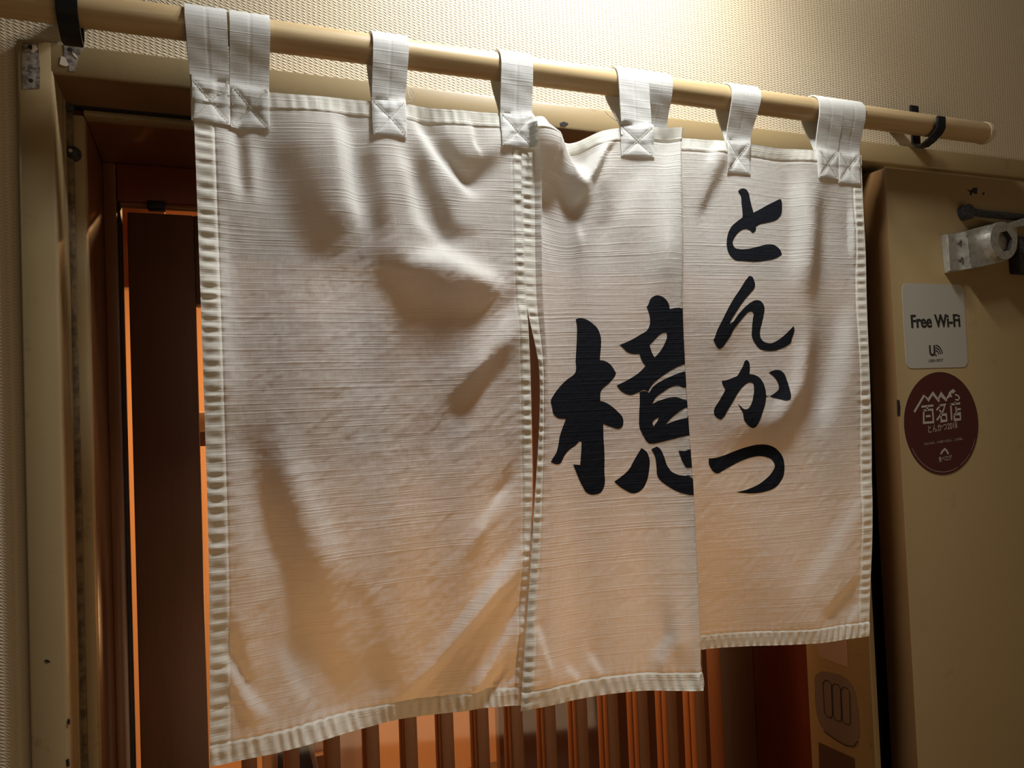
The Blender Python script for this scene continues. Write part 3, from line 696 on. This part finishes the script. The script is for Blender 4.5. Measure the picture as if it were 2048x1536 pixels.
def tab(x0r, x1r, x0b, x1b, zb, ztop=1.8555, hidden=False):
    Rt = RR+.0034; th = .0016
    path = []
    yb = -.050 if hidden else None
    nz = 22
    for i in range(nz):                                     # patch sewn on the cloth
        z = zb+(ztop+.001-zb)*i/(nz-1); path.append((None, z, i/(nz-1)))
    yc = -.058 if hidden else cloth_at((x0b+x1b)/2, ztop)-.0016
    for i in range(1, 15):                                  # free front leg
        f = i/14; e = f*f*(3-2*f)
        path.append((yc+(RY-Rt-yc)*e, ztop+.001+(RZ-ztop-.001)*f, 1+f))
    for i in range(1, 13):
        a = math.pi*i/12; path.append((RY-Rt*math.cos(a), RZ+Rt*math.sin(a), 2+i/12))
    for i in range(1, 15):
        f = i/14; e = f*f*(3-2*f); path.append((RY+Rt+(yc+.004-RY-Rt)*e, RZ+(ztop-.012-RZ)*f, 3+f))
    nx = 24; bm = bmesh.new(); uvl = bm.loops.layers.uv.new('UVMap'); front = []; back = []; uvs = {}
    dist = 0; prev = None
    for (y, z, k) in path:
        w = min(1, max(0, (z-ztop)/(RZ-ztop))) if k < 2 else (1 if k < 3 else max(0, (z-ztop)/(RZ-ztop)))
        rf, rb = [], []
        if prev: dist += math.hypot((y if y is not None else prev[0])-prev[0], z-prev[1])
        for j in range(nx+1):
            f = j/nx; X = (x0b+(x1b-x0b)*f)*(1-w)+(x0r+(x1r-x0r)*f)*w
            yy = y; off = 0.0
            if y is None:
                yy = (-.058 if hidden else cloth_at(X, max(z, 1.79)))-.0014
                fz = k; dd = min(abs(f-fz)*.7, abs(f+fz-1)*.7, f, 1-f, fz, 1-fz)*.042
                off = .0017*(1-math.exp(-dd/.0035))
                off += 0
            else:
                off = -.0004*math.exp(-((f-.5)*.042/.0009)**2)
                if k < 2: off += .00025*math.sin(5*f+16*k+x0r*300)*math.sin(math.pi*(k-1))
            # outward direction
            if k <= 2: ny, nz_ = -1, 0
            elif k <= 3: a = math.pi*(k-2); ny, nz_ = -math.cos(a), math.sin(a)
            else: ny, nz_ = 1, 0
            vf = bm.verts.new((X, yy+ny*off, z+nz_*off)); vb = bm.verts.new((X, yy+ny*(off-th), z+nz_*(off-th)))
            uvs[vf] = uvs[vb] = (f*.042+x0r, -dist); rf.append(vf); rb.append(vb)
        prev = (y if y is not None else -.06, z); front.append(rf); back.append(rb)
    def quad(a, b, c, d):
        try:
            fc = bm.faces.new((a, b, c, d))
            for lp in fc.loops: lp[uvl].uv = uvs[lp.vert]
        except ValueError: pass
    for i in range(len(front)-1):
        for j in range(nx):
            quad(front[i][j], front[i][j+1], front[i+1][j+1], front[i+1][j]); quad(back[i][j], back[i+1][j], back[i+1][j+1], back[i][j+1])
        quad(front[i][0], front[i+1][0], back[i+1][0], back[i][0]); quad(front[i][nx], back[i][nx], back[i+1][nx], front[i+1][nx])
    for j in range(nx):
        quad(front[0][j], back[0][j], back[0][j+1], front[0][j+1]); quad(front[-1][j], front[-1][j+1], back[-1][j+1], back[-1][j])
    o = bm_obj('tab_loop', bm, M['tape'], nr, True)
    if not hidden:                                          # sewn cross: short stitches along the box and diagonals
        bm = bmesh.new()
        def stitch(f0, k0, f1, k1, n):
            for q in range(n):
                p = []
                for e in (q/n+.12/n, q/n+.80/n):
                    f = f0+(f1-f0)*e; k = k0+(k1-k0)*e; z = zb+(ztop+.001-zb)*k; X = x0b+(x1b-x0b)*f
                    p.append(Vector((X, cloth_at(X, max(z, 1.79))-.0014-.0005, z)))
                t = (p[1]-p[0]).normalized(); b = t.cross(Vector((0, 1, 0))).normalized()*.00028; n_ = Vector((0, -.0004, 0))
                vs = [bm.verts.new(x) for x in (p[0]-b, p[0]+b, p[1]+b, p[1]-b)]; m_ = [bm.verts.new(p[0]+n_), bm.verts.new(p[1]+n_)]
                bm.faces.new((vs[0], m_[0], m_[1], vs[3])); bm.faces.new((m_[0], vs[1], vs[2], m_[1]))
        stitch(.06, .05, .94, .96, 16); stitch(.06, .96, .94, .05, 16)
        stitch(.05, .05, .95, .05, 12); stitch(.05, .96, .95, .96, 12); stitch(.05, .05, .05, .96, 12); stitch(.95, .05, .95, .96, 12)
        tag(bm_obj('stitching', bm, M['thread'], o), kind='stuff')
    return o
tab(-.0076, .0336, -.0040, .0348, 1.8131); tab(.0361, .0771, .0352, .0753, 1.8115)
tab(.1880, .2292, .1868, .2256, 1.8145); tab(.3426, .3841, .3429, .3846, 1.8159)
tab(.5476, .5854, .5460, .5830, 1.8100, 1.8555, True)
tab(.5031, .5479, .5065, .5518, 1.8165); tab(.6809, .7303, .6798, .7190, 1.8116)
tab(.8341, .8790, .8352, .8772, 1.8140); tab(.8796, .9221, .8774, .9185, 1.8105)
p = at(816, 190, -.063); tube('loose_thread', [p+np.array(d) for d in ((-.002, 0, -.010), (.004, -.001, -.006), (.007, -.002, .002), (.004, -.003, .007), (.0005, -.003, .006), (-.001, -.003, .001), (.002, -.003, -.005), (-.002, -.002, -.010))], .00045, M['thread'], nr, 6)
tube('loose_thread', [at(x, y, -.060) for x, y in ((1210, 222), (1216, 229), (1226, 237), (1236, 243))], .0005, M['thread'], nr, 6)

# ------------------------------------------------------------------ stickers on the steel door
YD = -.0205
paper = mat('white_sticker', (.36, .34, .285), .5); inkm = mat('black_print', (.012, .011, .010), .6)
maroon = mat('maroon_sticker', (.060, .012, .010), .35); pale = mat('pale_print', (.36, .32, .26), .6)
def rrect(x0, x1, z0, z1, r, n=7):
    out = []
    for cx, cz, a0 in ((x1-r, z1-r, 0), (x0+r, z1-r, 90), (x0+r, z0+r, 180), (x1-r, z0+r, 270)):
        out += [(cx+r*math.cos(math.radians(a0+90*k/n)), cz+r*math.sin(math.radians(a0+90*k/n))) for k in range(n+1)]
    return out
def text(body, cx, cz, height, width, y, m, parent, rot=0.0, bold=0.0, name='lettering'):
    c = bpy.data.curves.new('lettering', 'FONT'); c.body = body; c.size = 1; c.offset = bold; c.align_x = 'LEFT'; c.resolution_u = 4
    o = bpy.data.objects.new('lettering', c); COL.objects.link(o)
    dg = bpy.context.evaluated_depsgraph_get(); me = bpy.data.meshes.new_from_object(o.evaluated_get(dg))
    bpy.data.objects.remove(o); bpy.data.curves.remove(c)
    n = len(me.vertices)
    if n == 0: return None
    P = np.zeros(n*3, np.float32); me.vertices.foreach_get('co', P); P = P.reshape(-1, 3)
    lo, hi = P.min(0), P.max(0); q = (P-(lo+hi)/2)
    sx = width/(hi[0]-lo[0]); sz = height/(hi[1]-lo[1]); x = q[:, 0]*sx; z = q[:, 1]*sz
    cr, sr = math.cos(rot), math.sin(rot)
    out = np.stack([cx+x*cr-z*sr, np.full(n, y), cz+x*sr+z*cr], 1)
    me.vertices.foreach_set('co', out.astype(np.float32).ravel()); me.name = name; me.materials.clear(); me.update()
    return link(name, me, m, parent)
wf = empty('wifi_sticker', 'square white sticker reading Free Wi-Fi on the steel door', 'sticker')
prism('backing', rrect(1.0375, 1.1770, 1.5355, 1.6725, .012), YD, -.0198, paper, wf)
ws = [text('Free Wi-Fi', 1.1085+d, 1.6118, .0215, .110, YD-.0002-k*.00001, inkm, wf, .02, .019) for k, d in enumerate((-.0006, 0, .0006))]
bm = bmesh.new()
for o in ws: bm.from_mesh(o.data)
bm.to_mesh(ws[0].data); bm.free()
for o in ws[1:]: bpy.data.objects.remove(o)
def stroke(pts, w, closed=False):
    """constant-width ribbon outline around a polyline"""
    P = np.asarray(pts, float); n = len(P); L, R = [], []
    for i in range(n):
        a = P[max(i-1, 0)]; b = P[min(i+1, n-1)]; t = (b-a)/(np.linalg.norm(b-a)+1e-9); nn = np.array([-t[1], t[0]])*w/2
        if 0 < i < n-1:
            d0 = (P[i]-P[i-1]); d0 = d0/np.linalg.norm(d0); nn = nn/max(.45, abs(d0@t))
        L.append(P[i]+nn); R.append(P[i]-nn)
    return L+R[::-1]
def ribbons(name, lines, w, y, m, parent):
    bm = bmesh.new()
    for pts in lines:
        ww = w
        if isinstance(pts, tuple): pts, ww = pts
        P = np.asarray(pts, float); o = stroke(P, ww); n = len(P)
        vs = [bm.verts.new((p[0], y, p[1])) for p in o]
        for i in range(n-1): bm.faces.new((vs[i], vs[i+1], vs[2*n-2-i], vs[2*n-1-i]))
    o = bm_obj(name, bm, m, parent); return o
def arc(cx, cz, r, a0, a1, n=14, rz=None): return [(cx+r*math.cos(math.radians(a0+(a1-a0)*k/n)), cz+(rz or r)*math.sin(math.radians(a0+(a1-a0)*k/n))) for k in range(n+1)]
# U mark with radio arcs
ux, uz = 1.1015, 1.5625
ribbons('emblem', [([(ux-.0100, uz+.010), (ux-.0100, uz-.001)]+arc(ux-.0050, uz-.001, .0050, 190, 350, 10)+[(ux, uz+.010)], .0038),
                   (arc(ux+.0020, uz-.0055, .0068, 5, 85), .0022), (arc(ux+.0020, uz-.0055, .0110, 5, 85), .0022), (arc(ux+.0020, uz-.0055, .0152, 5, 85), .0022)], .003, YD-.0002, inkm, wf)
disc_y('emblem', ux+.0025, uz-.0065, .0017, YD-.0002, YD, inkm, wf, 14)
text('USEN SPOT', 1.1035, 1.5475, .0045, .033, YD-.0002, inkm, wf, .02, .012)
ov = empty('award_sticker', 'round maroon sticker with white mountain line and kanji on the steel door', 'sticker')
OX, OZ, OR = 1.1095, 1.4455, .0832
disc_y('backing', OX, OZ, OR, YD, -.0198, maroon, ov, 72)
def q(x, y): p = at(1810+x/7.68, 750+y/7.68, YD); return (p[0], p[2])
G = lambda pts: [q(*p) for p in pts]
ribbons('mountain_line', [G([(140, 568), (290, 315), (355, 385), (425, 280), (525, 408)]), G([(510, 370), (548, 292), (640, 395)])], .0040, YD-.0003, pale, ov)
ribbons('lettering', [G([(250, 488), (435, 468)]), G([(345, 480), (335, 545)]), G([(285, 545), (285, 735), (435, 725), (420, 530), (285, 545), (285, 560)]), G([(318, 635), (390, 630)]),
                      G([(540, 470), (480, 540)]), G([(520, 470), (615, 455), (580, 560), (485, 695)]), G([(525, 540), (565, 580)]), G([(550, 625), (555, 710), (640, 700), (630, 605), (550, 615), (550, 630)]),
                      G([(765, 415), (770, 450)]), G([(690, 455), (845, 435)]), G([(700, 450), (715, 695)]), G([(778, 490), (790, 595)]), G([(785, 530), (855, 522)]), G([(750, 605), (760, 690), (850, 680), (845, 592), (750, 605), (750, 615)])], .0034, YD-.0003, pale, ov)
text('とんかつ2018', 1.1100, 1.4395, .0118, .066, YD-.0003, pale, ov, .07, .006)
c0 = q(590, 1018); text('うまいもの、いま食べるなら、この名店。', c0[0], c0[1], .0045, .088, YD-.0003, pale, ov, .05)
c0 = q(615, 1280); text('食べログ', c0[0], c0[1], .0090, .030, YD-.0003, pale, ov, .05, .006)
ribbons('emblem', [G([(545, 1215), (575, 1170), (610, 1135), (635, 1160), (665, 1215)])], .0034, YD-.0003, pale, ov)
prism('emblem', G([(635, 360), (665, 300), (690, 250), (740, 215), (775, 250), (740, 285), (705, 275), (720, 345), (690, 335), (650, 365)]), YD-.0003, YD, pale, ov)
ribbons('emblem', [G([(765, 300), (810, 315), (835, 350), (815, 385), (770, 378)])], .0026, YD-.0003, pale, ov)
ribbons('rim_line', [arc(OX, OZ, OR*.945, 208, 292, 30), arc(OX, OZ, OR*.945, 297, 318, 8), arc(OX, OZ, OR*.945, 322, 338, 8)], .0011, YD-.0003, mat('dim_print', (.22, .16, .13), .6), ov)

# ------------------------------------------------------------------ door closer on the steel door
cl = empty('door_closer', 'worn metal door closer bracket with hexagonal pivot and black arm on the steel door', 'door closer')
prism('foot_plate', pxq([(1893, 468), (1912, 466), (1938, 461), (1941, 538), (1899, 545)], -.030), -.030, -.0195, M['metal'], cl, .001)
prism('bracket', pxq(smooth_loop([(1932, 463), (1965, 453), (1995, 446), (2015, 446), (2034, 456), (2036, 485), (2034, 500), (2012, 520), (1980, 530), (1941, 538)], 5, 25), -.042), -.042, -.028, M['metal'], cl, .0012)
prism('foot_lip', pxq([(1895, 469), (1910, 467), (1915, 541), (1899, 543)], -.035), -.035, -.029, M['metal'], cl, .0015)
for x, y in ((1920, 484), (1923, 519)):
    c = at(x, y, -.031); sc_ = disc_y('screw', c[0], c[2], .0045, -.0325, -.029, M['bare'], cl, 20, .0006)
    bm = bmesh.new(); add_box(bm, c[0]-.0032, c[0]+.0032, -.0328, -.0322, c[2]-.0005, c[2]+.0005); add_box(bm, c[0]-.0005, c[0]+.0005, -.0328, -.0322, c[2]-.0032, c[2]+.0032); bm_obj('slot', bm, M['hole'], sc_)
c = at(1999, 483, -.045); R_ = .0315
ring = [(c[0]+R_*math.cos(a), c[2]+R_*math.sin(a)) for a in [2*math.pi*k/48 for k in range(48)]]
hexa = [(c[0]+.0035+.0185*math.cos(a), c[2]-.001+.0185*math.sin(a)) for a in [math.radians(60*k+12) for k in range(6)]]
pc = prism('pivot_cap', ring, -.0525, -.041, M['metal'], cl, .0, [hexa])
prism('hex_socket', [(c[0]+.0035+(p[0]-c[0]-.0035)*1.05, c[2]-.001+(p[1]-c[2]+.001)*1.05) for p in hexa], -.0432, -.0405, M['metal'], cl)
prism('hex_wall', [(c[0]+.0035+(p[0]-c[0]-.0035)*1.06, c[2]-.001+(p[1]-c[2]+.001)*1.06) for p in hexa], -.0523, -.0425, M['iron'], cl, 0, [[(c[0]+.0035+(p[0]-c[0]-.0035)*.985, c[2]-.001+(p[1]-c[2]+.001)*.985) for p in hexa]])
b0 = at(2022, 470, -.03); b1 = at(2040, 555, -.03)
box('closer_body', b0[0]+.004, b0[0]+.30, -.040, -.0195, b1[2]+.006, b0[2]-.004, M['iron'], cl, .004)
prism('pivot_arm', pxq([(2020, 446), (2048, 436), (2110, 424), (2110, 444), (2048, 452), (2030, 455)], -.046), -.046, -.040, M['metal'], cl, .001)
a0 = at(1929, 426, -.024); a1 = at(2120, 424, -.030)
disc_y('arm_joint', a0[0], a0[2], .0125, -.036, -.0195, M['iron'], cl, 26, .002)
tube('arm_rod', [(a0[0]+.006, -.030, a0[2]+.001), (a0[0]+.04, -.031, a0[2]-.001), (a1[0]+.05, -.032, a0[2]-.004)], .0062, M['iron'], cl, 14)

# ------------------------------------------------------------------ notices on the right reveal
XN = XW1-.0004+.0; XN = XR0-.0004
def pxr(pts): return [tuple(atx(x, y, XN)[[1, 2]]) for x, y in pts]
def reveal(name, label, pts, m, sm=True):
    pts = pxr(smooth_loop(pts, 4)) if sm else pxr(pts)
    return tag(prism(name, pts, XN, XR0+.0005, m, None, 0, axis='x'), label, 'sticker')
reveal('notice_slip', 'small pinkish white paper slip on the doorway reveal under the curtain', [(1634, 1240), (1692, 1250), (1696, 1334), (1668, 1325), (1645, 1316), (1638, 1310), (1635, 1290)], mat('pinkish_paper', (.42, .30, .24), .7), False)
gs_ = reveal('oval_sticker', 'grey rounded sticker drawn with three upright bars on the doorway reveal', [(1632, 1350), (1640, 1344), (1662, 1345), (1690, 1355), (1708, 1378), (1714, 1410), (1718, 1450), (1716, 1480), (1708, 1492), (1690, 1490), (1665, 1475), (1642, 1452), (1632, 1420), (1630, 1380)], mat('grey_sticker', (.185, .135, .115), .6))
bm = bmesh.new()
def rev_line(pts, w=.0012):
    P = np.array(pxr(pts)); o = stroke(P, w); n = len(P); vs = [bm.verts.new((XN-.0004, a, b)) for a, b in o]
    for i in range(n-1): bm.faces.new((vs[i], vs[i+1], vs[2*n-2-i], vs[2*n-1-i]))
for k, (x, y) in enumerate(((1646, 1362), (1664, 1369), (1682, 1376))):
    rev_line(smooth_loop([(x, y+4), (x+5, y-2), (x+13, y+1), (x+17, y+8), (x+19, y+66), (x+17, y+74), (x+8, y+71), (x+3, y+64)], 4, 8).tolist()+[(x, y+4)])
rev_line([(1648, 1462), (1670, 1478), (1692, 1491), (1708, 1493), (1716, 1482)], .0016)
bm_obj('drawn_bars', bm, inkm, gs_)
reveal('brown_sticker', 'dark brown square sticker at the foot of the doorway reveal', [(1637, 1484), (1709, 1517), (1711, 1580), (1639, 1560)], mat('brown_sticker', (.085, .045, .032), .6), False)

# ------------------------------------------------------------------ things glimpsed inside
navy = mat('navy_cloth', (.035, .030, .045), .9); creamc = mat('cream_cloth', (.75, .60, .42), .85); greyc = mat('grey_trim', (.22, .20, .19), .8)
def hanging(name, label, cat, pxs, pyt, pyb, y, m, folds=3, amp=.012, taper=.0):
    """folded sheet of cloth hanging in the room, with a thickness"""
    a, b = at(pxs[0], pyt, y), at(pxs[1], pyt, y); zt = a[2]; zb = at(pxs[0], pyb, y)[2]
    bm = bmesh.new(); nx, nz = 28, 10; rows = []
    for j in range(nz+1):
        g = j/nz; r = []
        for i in range(nx+1):
            f = i/nx; w = 1+taper*g
            r.append((a[0]+(b[0]-a[0])*(.5+(f-.5)*w), y+amp*(.4+.6*g)*math.sin(f*folds*2*math.pi+g), zt+(zb-zt)*g-.004*math.sin(f*9)*g))
        rows.append([bm.verts.new(p) for p in r])
    for j in range(nz):
        for i in range(nx): bm.faces.new((rows[j][i], rows[j][i+1], rows[j+1][i+1], rows[j+1][i]))
    g = bmesh.ops.extrude_face_region(bm, geom=list(bm.faces))
    for v in [e for e in g['geom'] if isinstance(e, bmesh.types.BMVert)]: v.co.y += .003
    return tag(bm_obj(name, bm, m, None, True), label, cat)
hanging('hanging_cloth', 'cream cloth hanging behind the first lattice slats at the bottom left curtain corner', 'cloth', (520, 570), 1380, 1800, .62, creamc, 2, .008)
hanging('hanging_cloth', 'rounded cream cloth showing between the third and fourth lattice slats', 'cloth', (668, 732), 1380, 1640, .62, creamc, 1, .014)
tag(box('darkening_partition', .66, 1.9, .90, .93, 0, 1.33, M['dark'], None, .003), 'dark wooden partition added to darken the room behind the right lattice slats', 'partition')  # added so the room looks dark behind the right slats
ct = hanging('navy_coat', 'dark navy coat with grey edging glimpsed between the lattice slats', 'coat', (556, 622), 1400, 1900, .58, navy, 1.5, .012, .5)
tube('grey_edging', [at(x, y, .568) for x, y in ((612, 1440), (621, 1490), (630, 1530), (650, 1620))], .0045, greyc, ct, 8)
wb = at(634, 1430, .70); bb = at(652, 1502, .70)
bx = tag(box('wooden_cabinet', wb[0]-.03, bb[0]+.005, .70, .78, bb[2], wb[2]+.06, M['slat'], None, .003), 'narrow brown cabinet with a pale ledge behind the lattice', 'cabinet')
box('cabinet_base', wb[0]-.028, bb[0]+.003, .702, .78, 0, bb[2]-.004, M['dark'], bx, .002)
box('pale_edge', wb[0]-.03, bb[0]+.005, .694, .705, bb[2]-.005, bb[2]+.001, creamc, bx, .001)
sh = at(400, 824, 1.0); s2 = at(400, 864, 1.0)
sf = tag(box('wall_shelf', sh[0]-.05, sh[0]+.22, 1.0, 1.20, s2[2], sh[2], mat('pale_board', (.50, .36, .22), .6), None, .003), 'pale wooden shelf unit in the lit room beside the left curtain edge', 'shelf')
s3 = at(400, 893, 1.0); box('lower_panel', sh[0]-.045, sh[0]+.21, 1.01, 1.19, s3[2], s2[2], M['dark'], sf, .002)
